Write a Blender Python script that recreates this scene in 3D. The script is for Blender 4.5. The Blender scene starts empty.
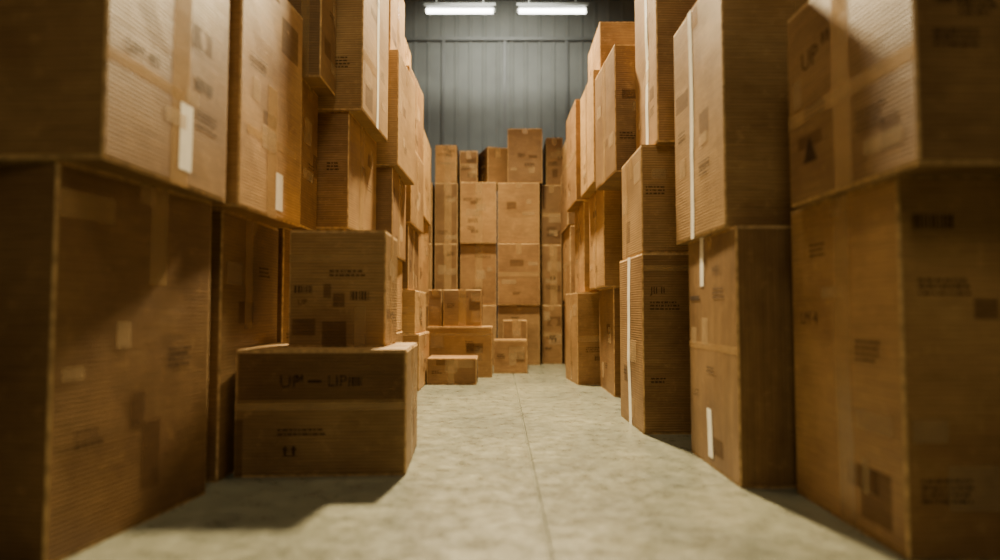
import bpy, bmesh, math, random
from mathutils import Vector, noise, Matrix
random.seed(7)
scene = bpy.context.scene
col = scene.collection

# ------------------------------------------------------------------ materials
def newmat(name):
    m = bpy.data.materials.new(name); m.use_nodes = True
    nt = m.node_tree; b = nt.nodes['Principled BSDF']
    return m, nt, b
def N(nt, t, **kw):
    n = nt.nodes.new(t)
    for k, v in kw.items():
        if k in n.inputs: n.inputs[k].default_value = v
        else: setattr(n, k, v)
    return n
def mixc(nt, mode, fac, a, b):
    n = nt.nodes.new('ShaderNodeMix'); n.data_type = 'RGBA'; n.blend_type = mode
    for idx, v in ((0, fac), (6, a), (7, b)):
        if hasattr(v, 'is_linked'): nt.links.new(v, n.inputs[idx])
        else: n.inputs[idx].default_value = v
    return n.outputs[2]

def cardboard(name, c1, c2, vertical=False, gain=1.0):
    m, nt, b = newmat(name); L = nt.links
    tc = N(nt, 'ShaderNodeTexCoord'); oi = N(nt, 'ShaderNodeObjectInfo')
    add = N(nt, 'ShaderNodeVectorMath', operation='ADD')
    sc = N(nt, 'ShaderNodeVectorMath', operation='SCALE'); sc.inputs['Scale'].default_value = 13.0
    cmb = N(nt, 'ShaderNodeCombineXYZ')
    for i in range(3): L.new(oi.outputs['Random'], cmb.inputs[i])
    L.new(cmb.outputs[0], sc.inputs[0])
    L.new(tc.outputs['Object'], add.inputs[0]); L.new(sc.outputs[0], add.inputs[1])
    P = add.outputs[0]
    big = N(nt, 'ShaderNodeTexNoise', Scale=3.2, Detail=5.0, Roughness=0.6); L.new(P, big.inputs['Vector'])
    cr = N(nt, 'ShaderNodeValToRGB')
    cr.color_ramp.elements[0].position = 0.3; cr.color_ramp.elements[0].color = (*c1, 1)
    cr.color_ramp.elements[1].position = 0.72; cr.color_ramp.elements[1].color = (*c2, 1)
    L.new(big.outputs['Fac'], cr.inputs[0])
    # long paper fibres
    mp = N(nt, 'ShaderNodeMapping'); L.new(P, mp.inputs[0])
    mp.inputs['Scale'].default_value = (60, 60, 4) if vertical else (8, 8, 130)
    fib = N(nt, 'ShaderNodeTexNoise', Scale=1.0, Detail=3.0); L.new(mp.outputs[0], fib.inputs['Vector'])
    fr = N(nt, 'ShaderNodeMapRange'); fr.inputs[1].default_value = .3; fr.inputs[2].default_value = .7
    fr.inputs[3].default_value = .82; fr.inputs[4].default_value = 1.12
    L.new(fib.outputs['Fac'], fr.inputs[0])
    c = mixc(nt, 'MULTIPLY', 1.0, cr.outputs[0], fr.outputs[0])
    # flutes
    wv = N(nt, 'ShaderNodeTexWave', wave_type='BANDS', bands_direction=('X' if vertical else 'Z'))
    wv.inputs['Scale'].default_value = 26; wv.inputs['Distortion'].default_value = .5; wv.inputs['Detail'].default_value = 1
    L.new(tc.outputs['Object'], wv.inputs['Vector'])
    wr = N(nt, 'ShaderNodeMapRange'); wr.inputs[3].default_value = .80; wr.inputs[4].default_value = 1.07
    L.new(wv.outputs['Fac'], wr.inputs[0])
    c = mixc(nt, 'MULTIPLY', 1.0, c, wr.outputs[0])
    # scuffs
    sp = N(nt, 'ShaderNodeTexNoise', Scale=24.0, Detail=6.0, Roughness=.7); L.new(P, sp.inputs['Vector'])
    sr = N(nt, 'ShaderNodeMapRange'); sr.inputs[1].default_value = .56; sr.inputs[2].default_value = .78
    sr.inputs[3].default_value = 0; sr.inputs[4].default_value = .55
    L.new(sp.outputs['Fac'], sr.inputs[0])
    c = mixc(nt, 'MIX', sr.outputs[0], c, (c2[0]*1.4, c2[1]*1.4, c2[2]*1.4, 1))
    orr = N(nt, 'ShaderNodeMapRange'); orr.inputs[3].default_value = .66*gain; orr.inputs[4].default_value = 1.2*gain
    L.new(oi.outputs['Random'], orr.inputs[0])
    c = mixc(nt, 'MULTIPLY', 1.0, c, orr.outputs[0])
    L.new(c, b.inputs['Base Color'])
    b.inputs['Roughness'].default_value = .52
    b.inputs['Specular IOR Level'].default_value = .35
    ad = N(nt, 'ShaderNodeMath', operation='ADD'); L.new(wv.outputs['Fac'], ad.inputs[0]); L.new(fib.outputs['Fac'], ad.inputs[1])
    bp = N(nt, 'ShaderNodeBump', Strength=.35, Distance=.002); L.new(ad.outputs[0], bp.inputs['Height'])
    L.new(bp.outputs[0], b.inputs['Normal'])
    return m

CB = [cardboard('cardboard_tan', (.23, .122, .044), (.42, .25, .098)),
      cardboard('cardboard_brown', (.165, .084, .029), (.31, .176, .066)),
      cardboard('cardboard_golden', (.28, .158, .055), (.50, .31, .125)),
      cardboard('cardboard_tan_vertical', (.21, .114, .042), (.39, .235, .092), True)]

def simple(name, colr, rough, spec=.5, nscale=30, namp=.15, alpha=1.0):
    m, nt, b = newmat(name)
    tc = N(nt, 'ShaderNodeTexCoord')
    n = N(nt, 'ShaderNodeTexNoise', Scale=float(nscale), Detail=4.0); nt.links.new(tc.outputs['Object'], n.inputs['Vector'])
    r = N(nt, 'ShaderNodeMapRange'); r.inputs[1].default_value = .3; r.inputs[2].default_value = .7
    r.inputs[3].default_value = 1-namp; r.inputs[4].default_value = 1+namp
    nt.links.new(n.outputs['Fac'], r.inputs[0])
    nt.links.new(mixc(nt, 'MULTIPLY', 1.0, (*colr, 1), r.outputs[0]), b.inputs['Base Color'])
    b.inputs['Roughness'].default_value = rough; b.inputs['Specular IOR Level'].default_value = spec
    b.inputs['Alpha'].default_value = alpha
    return m
M_edge = simple('cardboard_worn_edge', (.53, .35, .16), .7, .2, 40, .4)
M_tape = simple('packing_tape_tan', (.50, .32, .14), .25, .5, 12, .15, .5)
M_white = simple('white_strapping_tape', (.92, .89, .80), .3, .5, 20, .08)
M_ink = simple('printed_ink_brown', (.045, .024, .010), .8, .2, 60, .4, .7)
M_patch = simple('dark_print_patch', (.13, .065, .022), .75, .2, 30, .25, .42)
M_label = simple('paper_label', (.52, .36, .18), .6, .3, 18, .2, .4)
MATS = [None, M_edge, M_tape, M_white, M_ink, M_patch, M_label]
TAPE, WHITE, INK, PATCH, LABEL = 2, 3, 4, 5, 6

# ------------------------------------------------------------------ text shapes
TXT = {}
def text_geo(s):
    if s in TXT: return TXT[s]
    cu = bpy.data.curves.new('t', 'FONT'); cu.body = s; cu.size = 1; cu.resolution_u = 2
    ob = bpy.data.objects.new('t', cu); col.objects.link(ob)
    bpy.context.view_layer.update()
    dg = bpy.context.evaluated_depsgraph_get()
    me = ob.evaluated_get(dg).to_mesh()
    vs = [v.co.copy() for v in me.vertices]; fs = [tuple(p.vertices) for p in me.polygons]
    ob.evaluated_get(dg).to_mesh_clear()
    bpy.data.objects.remove(ob); bpy.data.curves.remove(cu)
    if vs:
        x0 = min(v.x for v in vs); y0 = min(v.y for v in vs)
        hgt = max(v.y for v in vs)-y0
        vs = [((v.x-x0)/hgt, (v.y-y0)/hgt) for v in vs]
    TXT[s] = (vs, fs)
    return TXT[s]

# ------------------------------------------------------------------ carton
class Carton:
    def __init__(s, w, d, h, seed):
        s.w, s.d, s.h = w, d, h; s.r = random.Random(seed); s.seed = seed
        s.bm = bmesh.new(); s.off = .0012
        bm = s.bm
        t = .004
        bmesh.ops.create_cube(bm, size=1)
        bmesh.ops.scale(bm, vec=(w, d, h-2*t), verts=bm.verts)
        bmesh.ops.translate(bm, vec=(0, 0, h/2), verts=bm.verts)
        bmesh.ops.subdivide_edges(bm, edges=bm.edges[:], cuts=6, use_grid_fill=True)
        es = [e for e in bm.edges if len(e.link_faces) == 2 and e.calc_face_angle(0) > 1]
        bmesh.ops.bevel(bm, geom=es, offset=.006, segments=2, profile=.5, affect='EDGES', material=1)
        # outer flaps, top and bottom, meeting with a gap along the long axis
        for z0 in (h-t, 0):
            for sg in (-1, 1):
                if w >= d:
                    a = (-w/2+.002, w/2-.002); bb = (sg*.002, sg*(d/2-.0005))
                else:
                    a = (sg*.002, sg*(w/2-.0005)); bb = (-d/2+.002, d/2-.002)
                s.slab(min(a), max(a), min(bb), max(bb), z0, z0+t)
    def slab(s, x0, x1, y0, y1, z0, z1):
        n0 = [s.bm.verts.new((x, y, z)) for z in (z0, z1) for x, y in ((x0, y0), (x1, y0), (x1, y1), (x0, y1))]
        for f, mi in (((0, 3, 2, 1), 0), ((4, 5, 6, 7), 0), ((0, 1, 5, 4), 1), ((1, 2, 6, 5), 1), ((2, 3, 7, 6), 1), ((3, 0, 4, 7), 1)):
            fc = s.bm.faces.new([n0[i] for i in f]); fc.material_index = mi
    def frame(s, f):
        w, d, h = s.w, s.d, s.h
        return {'F': (Vector((-w/2, -d/2, 0)), Vector((1, 0, 0)), Vector((0, 0, 1)), Vector((0, -1, 0)), w, h),
                'B': (Vector((w/2, d/2, 0)), Vector((-1, 0, 0)), Vector((0, 0, 1)), Vector((0, 1, 0)), w, h),
                'R': (Vector((w/2, -d/2, 0)), Vector((0, 1, 0)), Vector((0, 0, 1)), Vector((1, 0, 0)), d, h),
                'L': (Vector((-w/2, d/2, 0)), Vector((0, -1, 0)), Vector((0, 0, 1)), Vector((-1, 0, 0)), d, h),
                'T': (Vector((-w/2, -d/2, h)), Vector((1, 0, 0)), Vector((0, 1, 0)), Vector((0, 0, 1)), w, d)}[f]
    def quad(s, f, u0, v0, u1, v1, mat, lift=0, metric=False):
        o, U, V, Nn, W, H = s.frame(f)
        if mat in (3, 6): lift += .0005
        if mat == 5: lift -= .0004
        if not metric: u0 *= W; u1 *= W; v0 *= H; v1 *= H
        nu = max(1, min(8, int((u1-u0)/.08))); nv = max(1, min(8, int((v1-v0)/.08)))
        g = [[s.bm.verts.new(o+U*(u0+(u1-u0)*i/nu)+V*(v0+(v1-v0)*j/nv)+Nn*(s.off+lift)) for j in range(nv+1)] for i in range(nu+1)]
        for i in range(nu):
            for j in range(nv):
                s.bm.faces.new((g[i][j], g[i+1][j], g[i+1][j+1], g[i][j+1])).material_index = mat
    def text(s, f, u, v, size, body, mat=INK):
        o, U, V, Nn, W, H = s.frame(f)
        vs, fs = text_geo(body)
        mx = max(x for x, y in vs)
        size = min(size*.72, (W*(1-u)-.02)/mx)
        bv = [s.bm.verts.new(o+U*(u*W+x*size)+V*(v*H+y*size)+Nn*(s.off+.0009)) for x, y in vs]
        for p in fs:
            try: s.bm.faces.new([bv[i] for i in p]).material_index = mat
            except ValueError: pass
    def poly(s, f, pts, mat=INK):
        o, U, V, Nn, W, H = s.frame(f)
        s.bm.faces.new([s.bm.verts.new(o+U*x+V*y+Nn*(s.off+.0009)) for x, y in pts]).material_index = mat
    def arrows(s, f, u, v, size):
        o, U, V, Nn, W, H = s.frame(f)
        for k in range(2):
            x = u*W+k*size*.75; y = v*H
            s.poly(f, [(x+.12*size, y+.12*size), (x+.36*size, y+.12*size), (x+.36*size, y+.55*size), (x+.12*size, y+.55*size)])
            s.poly(f, [(x-.04*size, y+.55*size), (x+.52*size, y+.55*size), (x+.24*size, y+size)])
        s.quad(f, u*W, v*H, u*W+1.3*size, v*H+.06*size, INK, .0009, True)
    def barcode(s, f, u, v, ww, hh):
        o, U, V, Nn, W, H = s.frame(f)
        x = u*W; e = x+ww
        while x < e:
            t = s.r.choice((.003, .005, .008))
            s.quad(f, x, v*H, x+t, v*H+hh, INK, .0009, True); x += t+s.r.choice((.004, .006))
    def lines(s, f, u, v, n, ww):
        o, U, V, Nn, W, H = s.frame(f)
        for i in range(n):
            x = u*W; yy = v*H-i*.016
            while True:
                l = s.r.uniform(.006, .022)
                if x+l > u*W+ww*.8: break
                s.quad(f, x, yy, x+l, yy+.007, INK, .0009, True); x += l+.005
    def tape(s, drop=.08):
        w, d, h = s.w, s.d, s.h; tw = .03
        if w >= d:
            s.quad('T', 0, d/2-tw, w, d/2+tw, TAPE, 0, True)
            for f in 'LR': s.quad(f, d/2-tw, h-drop, d/2+tw, h+.001, TAPE, 0, True)
        else:
            s.quad('T', w/2-tw, 0, w/2+tw, d, TAPE, 0, True)
            for f in 'FB': s.quad(f, w/2-tw, h-drop, w/2+tw, h+.001, TAPE, 0, True)
    def finish(s, mat, loc, yaw):
        w, d, h = s.w, s.d, s.h; r = s.r
        ax, ay = r.uniform(-.004, .004), r.uniform(-.004, .004); sd = Vector((s.seed*3.1, s.seed*1.7, 0))
        for v in s.bm.verts:
            x, y, z = v.co; wz = max(0, math.sin(math.pi*min(1, max(0, z/h))))
            if abs(abs(x)-w/2) < .005 and abs(y) < d/2-.0061:
                k = wz*math.cos(math.pi*y/d); n = noise.noise(Vector((y*5, z*5, x))+sd)*.006
                v.co.x += math.copysign(1, x)*k*(ax+n)
            elif abs(abs(y)-d/2) < .005 and abs(x) < w/2-.0061:
                k = wz*math.cos(math.pi*x/w); n = noise.noise(Vector((x*5, z*5, y))+sd)*.006
                v.co.y += math.copysign(1, y)*k*(ay+n)
        me = bpy.data.meshes.new('cardboard_box'); s.bm.to_mesh(me); s.bm.free()
        me.materials.append(mat)
        for m in MATS[1:]: me.materials.append(m)
        ob = bpy.data.objects.new('cardboard_box', me); col.objects.link(ob)
        ob.location = loc; ob.rotation_euler = (0, 0, math.radians(yaw))
        return ob

WORDS = ['UP', 'FRAGILE', 'THIS SIDE UP', 'LIM 40', 'BOX 12', 'HANDLE', 'KEEP DRY', 'QTY 24', 'LOT 7', 'STORE']
cnt = [0]
def box(x0, x1, y0, y1, z0, z1, yaw=0, mat=None, deco=(), auto=None, clean=''):
    """x0..x1, y0..y1 footprint in metres, z0..z1 height; deco = marks printed / taped on the faces"""
    cnt[0] += 1; sd = cnt[0]
    w, d, h = x1-x0, y1-y0, z1-z0
    c = Carton(w, d, h, sd); r = c.r
    c.tape(r.choice((.06, .09, .12)))
    for dd in deco:
        k = dd[0]; getattr(c, k)(*dd[1:])
    r2_ = random.Random(sd+100)
    faces = set(auto or '') | {q[1] for q in deco} | ({'L', 'R'})
    for f in sorted(faces):            # faint glue / sun-faded patches and small print
        if f == 'T' or f in clean: continue
        W = w if f in 'FB' else d
        for j in range(3):
            u = r2_.uniform(.04, .75); v = r2_.uniform(.05, .75)
            uw = r2_.uniform(.05, .16)/W; vh = r2_.uniform(.03, .12)/h
            c.quad(f, u, v, min(.96, u+uw), min(.96, v+vh), (LABEL, PATCH)[j % 2], .00012*j)
        if r2_.random() < .5: c.lines(f, r2_.uniform(.08, .6), r2_.uniform(.2, .9), r2_.choice((2, 3)), .11)
    if auto:
        for f in auto:
            q = r.random()
            if q < .4:
                c.quad(f, .42, .0, .42+.08/ (w if f in 'FB' else d), 1, TAPE)
            elif q < .6:
                c.quad(f, 0, .46, 1, .46+.05/h, TAPE)
            if r.random() < .3: c.text(f, r.uniform(.08, .5), r.uniform(.62, .78), .04+.02*r.random(), r.choice(WORDS))
            if r.random() < .6: c.lines(f, r.uniform(.1, .5), r.uniform(.2, .5), 3, .14)
            if r.random() < .4: c.barcode(f, r.uniform(.1, .55), r.uniform(.12, .3), .08, .035)
            if r.random() < .2: c.arrows(f, r.uniform(.1, .7), r.uniform(.1, .65), .05)
    m = CB[mat] if mat is not None else r.choice(CB)
    return c.finish(m, ((x0+x1)/2, (y0+y1)/2, z0), yaw)

T, W_, I_, P_, LB = TAPE, WHITE, INK, PATCH, LABEL
# ================================================================== LEFT, NEAR
box(-1.885, -1.002, 1.53, 2.13, 0, .96, -9, 1, [('quad', 'R', .0, .86, .3, .93, T), ('quad', 'R', .52, .70, .64, 1, T),
     ('quad', 'R', .5, .1, .62, .3, P_), ('lines', 'R', .66, .5, 4, .14), ('lines', 'F', .6, .7, 3, .2)])
box(-1.80, -.93, 1.47, 2.08, .96, 1.78, -2, 0, [('quad', 'R', .0, .30, .55, .34, T), ('quad', 'R', .52, .06, .63, .30, W_),
     ('quad', 'R', .45, 0, .60, 1, T), ('text', 'R', .12, .36, .05, 'LIM 40'), ('lines', 'R', .66, .30, 4, .16),
     ('barcode', 'R', .65, .38, .10, .04)])
box(-1.9, -.985, 2.19, 2.75, 0, .96, 0, 0, [('quad', 'R', .35, .55, .48, 1, T), ('lines', 'R', .6, .8, 3, .14)])
box(-1.75, -.89, 2.17, 2.72, .96, 1.89, -4, 0, [('quad', 'R', .40, 0, .56, .55, T), ('quad', 'R', .54, .04, .66, .2, W_),
     ('lines', 'R', .12, .62, 4, .18), ('quad', 'R', .1, .3, .9, .335, T), ('quad', 'R', .6, .74, .9, .9, P_)])
# low pair in the aisle
box(-.970, -.355, 2.27, 2.77, 0, .455, 3, 2, [('quad', 'F', 0, .52, 1, .58, T), ('quad', 'F', .02, .60, .98, .97, P_, -.0002),
     ('text', 'F', .26, .70, .062, 'UP'), ('text', 'F', .35, .75, .035, "''"), ('quad', 'F', .42, .74, .50, .76, I_, .0009),
     ('text', 'F', .54, .71, .055, 'LIP'), ('barcode', 'F', .66, .71, .05, .035), ('lines', 'F', .25, .36, 2, .22), ('quad', 'F', 0, .0, .05, .45, P_),
     ('arrows', 'F', .28, .16, .04), ('quad', 'R', .4, .0, .55, 1, T)], None, 'F')
box(-.83, -.452, 2.43, 2.74, .455, .914, 1, 2, [('quad', 'F', .35, .0, .60, .22, P_), ('quad', 'F', .46, .34, .58, .46, P_), ('quad', 'F', .36, .42, .44, .54, P_),
     ('lines', 'F', .42, .64, 2, .18), ('text', 'F', .1, .36, .03, 'UP'), ('quad', 'F', .0, .72, 1, .79, T), ('quad', 'F', .68, 0, .80, .34, T),
     ('quad', 'F', .04, .1, .28, .24, P_), ('barcode', 'F', .06, .46, .07, .03), ('barcode', 'F', .64, .40, .07, .035), ('quad', 'R', .4, .0, .58, 1, T)], None, 'F')
# narrow column
box(-1.8, -.98, 2.80, 3.06, 0, .98, 0, 1)
box(-1.7, -.91, 2.80, 3.06, .98, 1.67, 0, 1, (), 'F')
box(-1.6, -.825, 2.80, 3.06, 1.67, 2.35, 0, 0, [('quad', 'F', .88, 0, .93, 1, T)])
# column B
box(-1.6, -.80, 3.12, 3.72, 0, .5, 0, None)
box(-1.6, -.78, 3.12, 3.72, .5, 1.01, 0, None)
box(-1.5, -.755, 3.12, 3.72, 1.01, 1.61, -2, 0, [('quad', 'R', .35, 0, .5, 1, T), ('lines', 'R', .6, .5, 3, .15), ('lines', 'F', .85, .55, 3, .08)])
box(-1.5, -.685, 3.10, 3.70, 1.61, 2.5, -2, 2, [('quad', 'R', .50, 0, .58, 1, W_), ('quad', 'R', .02, .3, .5, .36, T), ('lines', 'R', .66, .4, 4, .12),
     ('lines', 'F', .82, .3, 4, .1), ('quad', 'R', .1, .05, .35, .2, P_)])
# column C
box(-1.5, -.70, 3.86, 4.48, 0, .45, 0, 1, (), 'RF')
box(-1.5, -.71, 3.86, 4.48, .45, .95, -1, 0, (), 'RF')
box(-1.5, -.68, 3.86, 4.48, .95, 1.506, 1, 1, (), 'RF')
box(-1.4, -.63, 3.86, 4.48, 1.506, 2.246, -2, 2, (), 'RF')
box(-1.4, -.70, 3.88, 4.46, 2.246, 2.85, 0, 0, (), 'RF')
# column D
box(-1.4, -.60, 4.62, 5.28, 0, .42, 0, 0, (), 'RF')
box(-1.4, -.63, 4.62, 5.28, .42, .75, 0, 2, (), 'RF')
box(-1.4, -.69, 4.62, 5.28, .75, 1.25, 1, 1, (), 'RF')
box(-1.4, -.66, 4.62, 5.28, 1.25, 1.85, -1, 0, (), 'RF')
box(-1.4, -.67, 4.62, 5.28, 1.85, 2.45, -2, 1, (), 'RF')
box(-1.4, -.76, 4.62, 5.2, 2.45, 2.78, 0, 0, (), 'RF')
# column E
box(-1.5, -.74, 5.42, 6.1, 0, .75, 0, 1, (), 'RF')
box(-1.5, -.71, 5.42, 6.1, .75, 1.43, -1, 0, (), 'RF')
box(-1.5, -.68, 5.42, 6.1, 1.43, 2.2, 1, 2, (), 'RF')

# ================================================================== BACK STACK
Yb = 6.76
def bk(x0, x1, z0, z1, dy=0, yaw=0, mat=None): return box(x0+.010, x1-.010, Yb+dy, Yb+.62+dy, z0, z1, yaw, mat, (), 'F')
for z0, z1, m in ((0, .654, 1), (.654, 1.33, 0), (1.33, 2.007, 1)):
    bk(-1.10, -.74, z0, z1, .03, 0, m)
    bk(-.73, -.458, z0, z1, .05, 0, 1)
    bk(-.452, -.035, z0, z1, 0 if m else .04, .8, 0 if m else 1)
    bk(-.03, .45, z0, z1, .03 if m else 0, -.8, 1 if m == 0 else 0)
    bk(.457, .70, z0, z1, .16, 0, 1)
    bk(.705, 1.2, z0, z1, .03, 0, 1)
bk(-.73, -.47, 2.007, 2.43, 0.05, 0, 0)
bk(-.455, -.24, 2.007, 2.36, 0.03, 0, 1)
box(-.205, .035, 6.86, 7.25, 2.007, 2.42, 18, 1)
bk(.085, .49, 2.007, 2.617, .05, -2, 1)
bk(.51, .72, 2.007, 2.55, .18, 0, 1)

# small boxes in front of the back stack
box(-.59, -.19, 5.02, 5.38, 0, .21, 0, 1, [('quad', 'F', .42, 0, .55, 1, T), ('lines', 'F', .1, .5, 2, .1)])
box(-.655, -.07, 5.55, 6.08, 0, .448, 0, 0, [('lines', 'F', .6, .6, 3, .15), ('quad', 'F', 0, .82, 1, .88, T)])
box(-.52, -.17, 5.68, 6.03, .448, .79, 0, 0, [('quad', 'F', .4, 0, .6, 1, T), ('lines', 'F', .1, .6, 3, .09)])
box(-.66, -.535, 5.70, 6.0, .448, .79, 0, 1)
box(-.06, .26, 5.9, 6.22, 0, .314, 0, 0, [('lines', 'F', .1, .5, 2, .1)])
box(.03, .275, 6.32, 6.65, 0, .5, 0, 1, (), 'F')

# ================================================================== RIGHT, NEAR
box(.975, 1.85, 1.51, 2.07, 0, .93, 0, 0, [('quad', 'L', .48, 0, .62, 1, T), ('text', 'L', .12, .60, .05, 'LM 4'), ('lines', 'L', .66, .55, 4, .14),
     ('quad', 'L', .66, .05, .9, .2, P_), ('barcode', 'F', .04, .86, .10, .035), ('lines', 'F', .05, .72, 3, .16), ('quad', 'F', .02, .3, .12, .36, LB), ('lines', 'F', .04, .2, 4, .16),
     ('quad', 'L', .68, .12, .74, .22, LB)])
box(.945, 1.80, 1.40, 2.0, .93, 1.545, 1, 0, [('quad', 'L', .44, 0, .58, 1, T), ('text', 'L', .16, .66, .08, 'UP'), ('text', 'L', .36, .72, .05, '"'), ('lines', 'L', .18, .46, 3, .16),
     ('quad', 'L', 0, .40, 1, .47, T), ('poly', 'L', [(.09, .12), (.17, .12), (.13, .20)]), ('quad', 'L', .78, .1, .9, .24, P_), ('lines', 'L', .62, .3, 4, .14),
     ('text', 'F', .06, .62, .09, 'LIP'), ('lines', 'F', .05, .5, 3, .14)])
box(.81, 1.42, 2.12, 2.66, 0, .89, 0, 3, [('quad', 'L', .30, .78, .38, 1, W_), ('quad', 'L', .42, .04, .52, .25, W_), ('quad', 'L', .05, .72, .28, .74, I_, .0009),
     ('text', 'L', .56, .82, .05, 'M31'), ('lines', 'L', .56, .76, 3, .16), ('text', 'L', .1, .28, .04, 'LOT'), ('quad', 'L', .0, .5, 1, .53, T)])
box(.79, 1.45, 2.18, 2.76, .89, 1.84, 1, 2, [('quad', 'L', .36, 0, .43, 1, W_), ('lines', 'L', .55, .3, 4, .14), ('quad', 'L', .05, .6, .32, .68, P_),
     ('quad', 'F', .4, 0, .5, 1, T)], None, 'F')
box(.69, 1.30, 3.03, 3.56, 0, .88, 1, 0, [('quad', 'L', .42, 0, .54, 1, W_), ('text', 'F', .06, .76, .06, 'JII II'), ('lines', 'F', .06, .72, 3, .18), ('quad', 'F', 0, .9, .5, .93, T),
     ('lines', 'F', .06, .3, 2, .1)])
box(.70, 1.35, 3.04, 3.54, .88, 1.42, 0, 2, [('quad', 'L', .2, 0, .3, 1, T), ('lines', 'F', .03, .6, 3, .12)])
box(.77, 1.45, 2.99, 3.47, 1.42, 2.4, 0, 0, [('quad', 'L', .5, 0, .62, 1, W_), ('lines', 'L', .7, .2, 3, .1)])
# column under / behind
box(.85, 1.5, 3.63, 4.2, 0, .8, 0, 1)
box(.83, 1.5, 3.63, 4.2, .8, 1.413, 0, 1)
box(.665, 1.3, 3.63, 4.2, 1.413, 2.18, 3, 0, [('quad', 'L', .4, 0, .55, 1, T), ('lines', 'F', .04, .3, 3, .12)])
# column G
box(.79, 1.4, 4.32, 4.95, 0, .76, 0, 1)
box(.72, 1.4, 4.32, 4.95, .76, 1.5, 1, 0, (), 'LF')
box(.655, 1.3, 4.32, 4.95, 1.5, 2.3, 1, 2, (), 'LF')
box(.72, 1.3, 4.38, 4.98, 2.3, 2.68, 0, 0, (), 'L')
# column H
box(.60, 1.05, 5.02, 5.52, 0, .744, 5, 0, [('quad', 'L', .45, 0, .58, 1, T)], 'F')
box(.69, 1.3, 5.08, 5.7, .744, 1.5, 0, 0, (), 'LF')
box(.62, 1.3, 5.08, 5.7, 1.5, 2.35, 1, 1, (), 'LF')
# column I
box(.68, 1.3, 5.82, 6.5, 0, .7, 0, 1, (), 'L')
box(.66, 1.3, 5.82, 6.5, .7, 1.4, 0, 0, (), 'L')
box(.64, 1.3, 5.82, 6.5, 1.4, 2.0, 0, 1, (), 'L')
box(.66, 1.3, 5.82, 6.5, 2.0, 2.3, 0, 0, (), 'L')

# ================================================================== ROOM
XW, Y0, Y1, ZC = 4.2, -2.6, 9.2, 5.3
def meshobj(name, vs, fs, mat):
    me = bpy.data.meshes.new(name); me.from_pydata(vs, [], fs); me.update(); me.materials.append(mat)
    ob = bpy.data.objects.new(name, me); col.objects.link(ob); return ob

# concrete
m, nt, b = newmat('polished_concrete'); L = nt.links
tc = N(nt, 'ShaderNodeTexCoord')
n1 = N(nt, 'ShaderNodeTexNoise', Scale=1.7, Detail=7.0, Roughness=.6, Distortion=.6); L.new(tc.outputs['Object'], n1.inputs['Vector'])
n2 = N(nt, 'ShaderNodeTexNoise', Scale=12.0, Detail=9.0, Roughness=.78, Distortion=.15); L.new(tc.outputs['Object'], n2.inputs['Vector'])
n3 = N(nt, 'ShaderNodeTexNoise', Scale=110.0, Detail=4.0); L.new(tc.outputs['Object'], n3.inputs['Vector'])
cr = N(nt, 'ShaderNodeValToRGB'); e = cr.color_ramp.elements
e[0].position = .3; e[0].color = (.088, .094, .074, 1); e[1].position = .7; e[1].color = (.165, .166, .120, 1)
L.new(n1.outputs['Fac'], cr.inputs[0])
r2 = N(nt, 'ShaderNodeMapRange'); r2.inputs[1].default_value = .36; r2.inputs[2].default_value = .64; r2.inputs[3].default_value = .74; r2.inputs[4].default_value = 1.2
L.new(n2.outputs['Fac'], r2.inputs[0])
r3 = N(nt, 'ShaderNodeMapRange'); r3.inputs[1].default_value = .3; r3.inputs[2].default_value = .7; r3.inputs[3].default_value = .9; r3.inputs[4].default_value = 1.08
L.new(n3.outputs['Fac'], r3.inputs[0])
c = mixc(nt, 'MULTIPLY', 1.0, cr.outputs[0], r2.outputs[0]); c = mixc(nt, 'MULTIPLY', 1.0, c, r3.outputs[0])
L.new(c, b.inputs['Base Color'])
rr = N(nt, 'ShaderNodeMapRange'); rr.inputs[1].default_value = .35; rr.inputs[2].default_value = .65; rr.inputs[3].default_value = .24; rr.inputs[4].default_value = .42; L.new(n2.outputs['Fac'], rr.inputs[0]); L.new(rr.outputs[0], b.inputs['Roughness'])
bp = N(nt, 'ShaderNodeBump', Strength=.12, Distance=.004); L.new(n2.outputs['Fac'], bp.inputs['Height']); L.new(bp.outputs[0], b.inputs['Normal'])
M_floor = m
gx = .125
prof = [(-XW, 0), (gx-.006, 0), (gx-.003, -.008), (gx+.003, -.008), (gx+.006, 0), (XW, 0)]
vs = [(x, y, z) for y in (Y0, Y1) for x, z in prof]; n = len(prof)
meshobj('floor', vs, [(i, i+1, n+i+1, n+i) for i in range(n-1)], M_floor)

M_metal = simple('grey_corrugated_steel', (.14, .148, .132), .6, .3, 3, .12)
M_side = simple('grey_wall_panel', (.06, .06, .055), .7, .3, 3, .12)
M_trim = simple('steel_trim', (.10, .106, .095), .5, .5, 5, .1)
# back wall, corrugated profile
pr = []; x = -XW
while x < XW-.001:
    for dx, dy in ((0, 0), (.15, 0), (.164, -.012), (.196, -.012)): pr.append((min(x+dx, XW), Y1+dy))
    x += .21
pr.append((XW, Y1)); n = len(pr)
meshobj('wall_back', [(x, y, z) for z in (0, ZC) for x, y in pr], [(i, i+1, n+i+1, n+i) for i in range(n-1)], M_metal)
meshobj('wall_left', [(-XW, Y0, 0), (-XW, Y1, 0), (-XW, Y1, ZC), (-XW, Y0, ZC)], [(0, 1, 2, 3)], M_side)
meshobj('wall_right', [(XW, Y0, 0), (XW, Y1, 0), (XW, Y1, ZC), (XW, Y0, ZC)], [(3, 2, 1, 0)], M_side)
meshobj('wall_front', [(-XW, Y0, 0), (XW, Y0, 0), (XW, Y0, ZC), (-XW, Y0, ZC)], [(3, 2, 1, 0)], M_side)
meshobj('ceiling', [(-XW, Y0, ZC), (XW, Y0, ZC), (XW, Y1, ZC), (-XW, Y1, ZC)], [(3, 2, 1, 0)], M_side)

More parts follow.
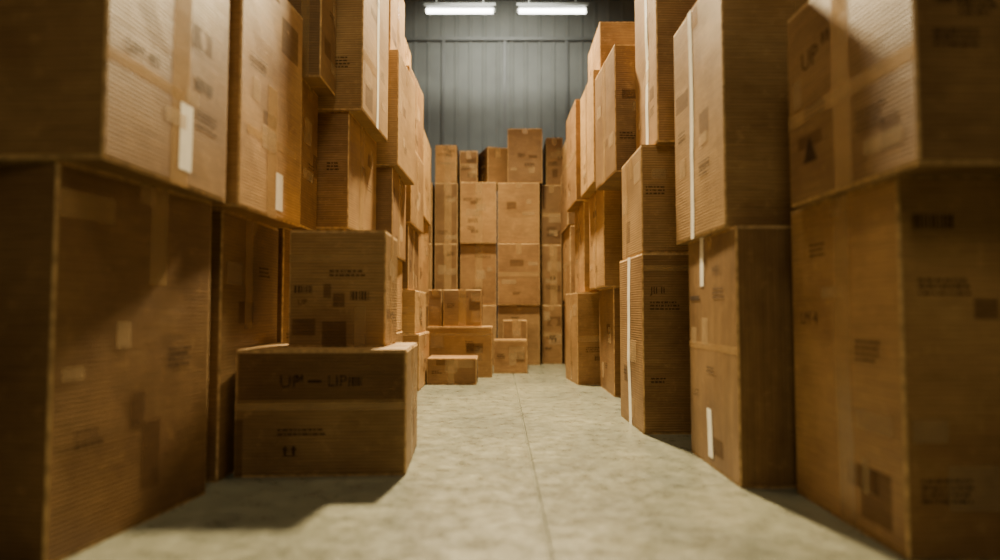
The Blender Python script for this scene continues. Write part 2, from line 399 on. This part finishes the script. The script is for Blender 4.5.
def prism(bm, x0, x1, y0, y1, z0, z1, mi=0):
    r = bmesh.ops.create_cube(bm, size=1)
    bmesh.ops.scale(bm, vec=(x1-x0, y1-y0, z1-z0), verts=r['verts'])
    bmesh.ops.translate(bm, vec=((x0+x1)/2, (y0+y1)/2, (z0+z1)/2), verts=r['verts'])
    for v in r['verts']:
        for f in v.link_faces: f.material_index = mi
def bmobj(name, bm, mats):
    me = bpy.data.meshes.new(name); bm.to_mesh(me); bm.free()
    for m in mats: me.materials.append(m)
    ob = bpy.data.objects.new(name, me); col.objects.link(ob); return ob
# horizontal girt and vertical posts on the back wall
bm = bmesh.new(); prism(bm, -XW, XW, Y1-.05, Y1-.012, 4.66, 4.71)
bmobj('trim_1', bm, [M_trim])
for i, x in enumerate((-.85, .07, 1.0)):
    bm = bmesh.new(); prism(bm, x-.02, x+.02, Y1-.04, Y1-.012, 0, 4.66)
    bmobj('trim_%d' % (i+2), bm, [M_trim])

# light fixtures
M_em, nt, b = newmat('fluorescent_tube_glow')
b.inputs['Base Color'].default_value = (1, 1, 1, 1); b.inputs['Emission Color'].default_value = (1, .97, .88, 1); b.inputs['Emission Strength'].default_value = 14
def tube_light(x, y, z, l):
    bm = bmesh.new()
    prism(bm, -l/2-.03, l/2+.03, -.06, .06, .045, .08)
    for sg in (-1, 1): prism(bm, sg*(l/2+.015)-.012, sg*(l/2+.015)+.012, -.03, .03, -.03, .05)
    for sg in (-1, 1): prism(bm, sg*l*.35-.006, sg*l*.35+.006, -.006, .006, .08, ZC-z)
    r = bmesh.ops.create_cone(bm, cap_ends=True, segments=16, radius1=.032, radius2=.032, depth=l, matrix=Matrix.Rotation(math.pi/2, 4, 'Y'))
    for v in r['verts']:
        for f in v.link_faces: f.material_index = 1
    ob = bmobj('ceiling_light', bm, [M_trim, M_em]); ob.location = (x, y, z)
tube_light(-.53, 8.0, 4.54, .88)
tube_light(.69, 8.0, 4.54, .88)

def area(name, loc, rot, size, energy, colr, sy=None, spread=180):
    l = bpy.data.lights.new(name, 'AREA'); l.energy = energy; l.color = colr; l.spread = math.radians(spread)
    if sy: l.shape = 'RECTANGLE'; l.size = size; l.size_y = sy
    else: l.size = size
    o = bpy.data.objects.new(name, l); col.objects.link(o); o.location = loc; o.rotation_euler = [math.radians(a) for a in rot]
    return o
warm = (1, .78, .44)
area('high_bay_or_fill_light', (.05, 5.6, 4.9), (-27, 0, 0), .22, 680, warm, .3, 112)
area('high_bay_or_fill_light', (0, 2.6, 5.0), (0, 0, 0), .5, 65, warm, .6)  # soft fill light added over the aisle to lift the front faces
area('high_bay_or_fill_light', (0, -.8, 4.6), (35, 0, 0), 1.2, 48, (1, .81, .52))  # added fill light behind the camera, brightens box fronts; no real fixture
area('back_wall_fill', (0, 7.5, 5.1), (42, 0, 0), 1.5, 56, (1, .97, .85), .3, 120)  # unseen light added to brighten the back wall

w = bpy.data.worlds.new('World'); scene.world = w; w.use_nodes = True
w.node_tree.nodes['Background'].inputs[0].default_value = (.5, .45, .35, 1); w.node_tree.nodes['Background'].inputs[1].default_value = .1

cd = bpy.data.cameras.new('Camera'); cam = bpy.data.objects.new('Camera', cd); col.objects.link(cam)
cam.location = (0, 0, .6); cam.rotation_euler = (math.radians(90+2.77), 0, 0)
cd.lens = 22.32; cd.sensor_width = 36; cd.clip_start = .05
cd.dof.use_dof = True; cd.dof.focus_distance = 3.7; cd.dof.aperture_fstop = .78
scene.camera = cam
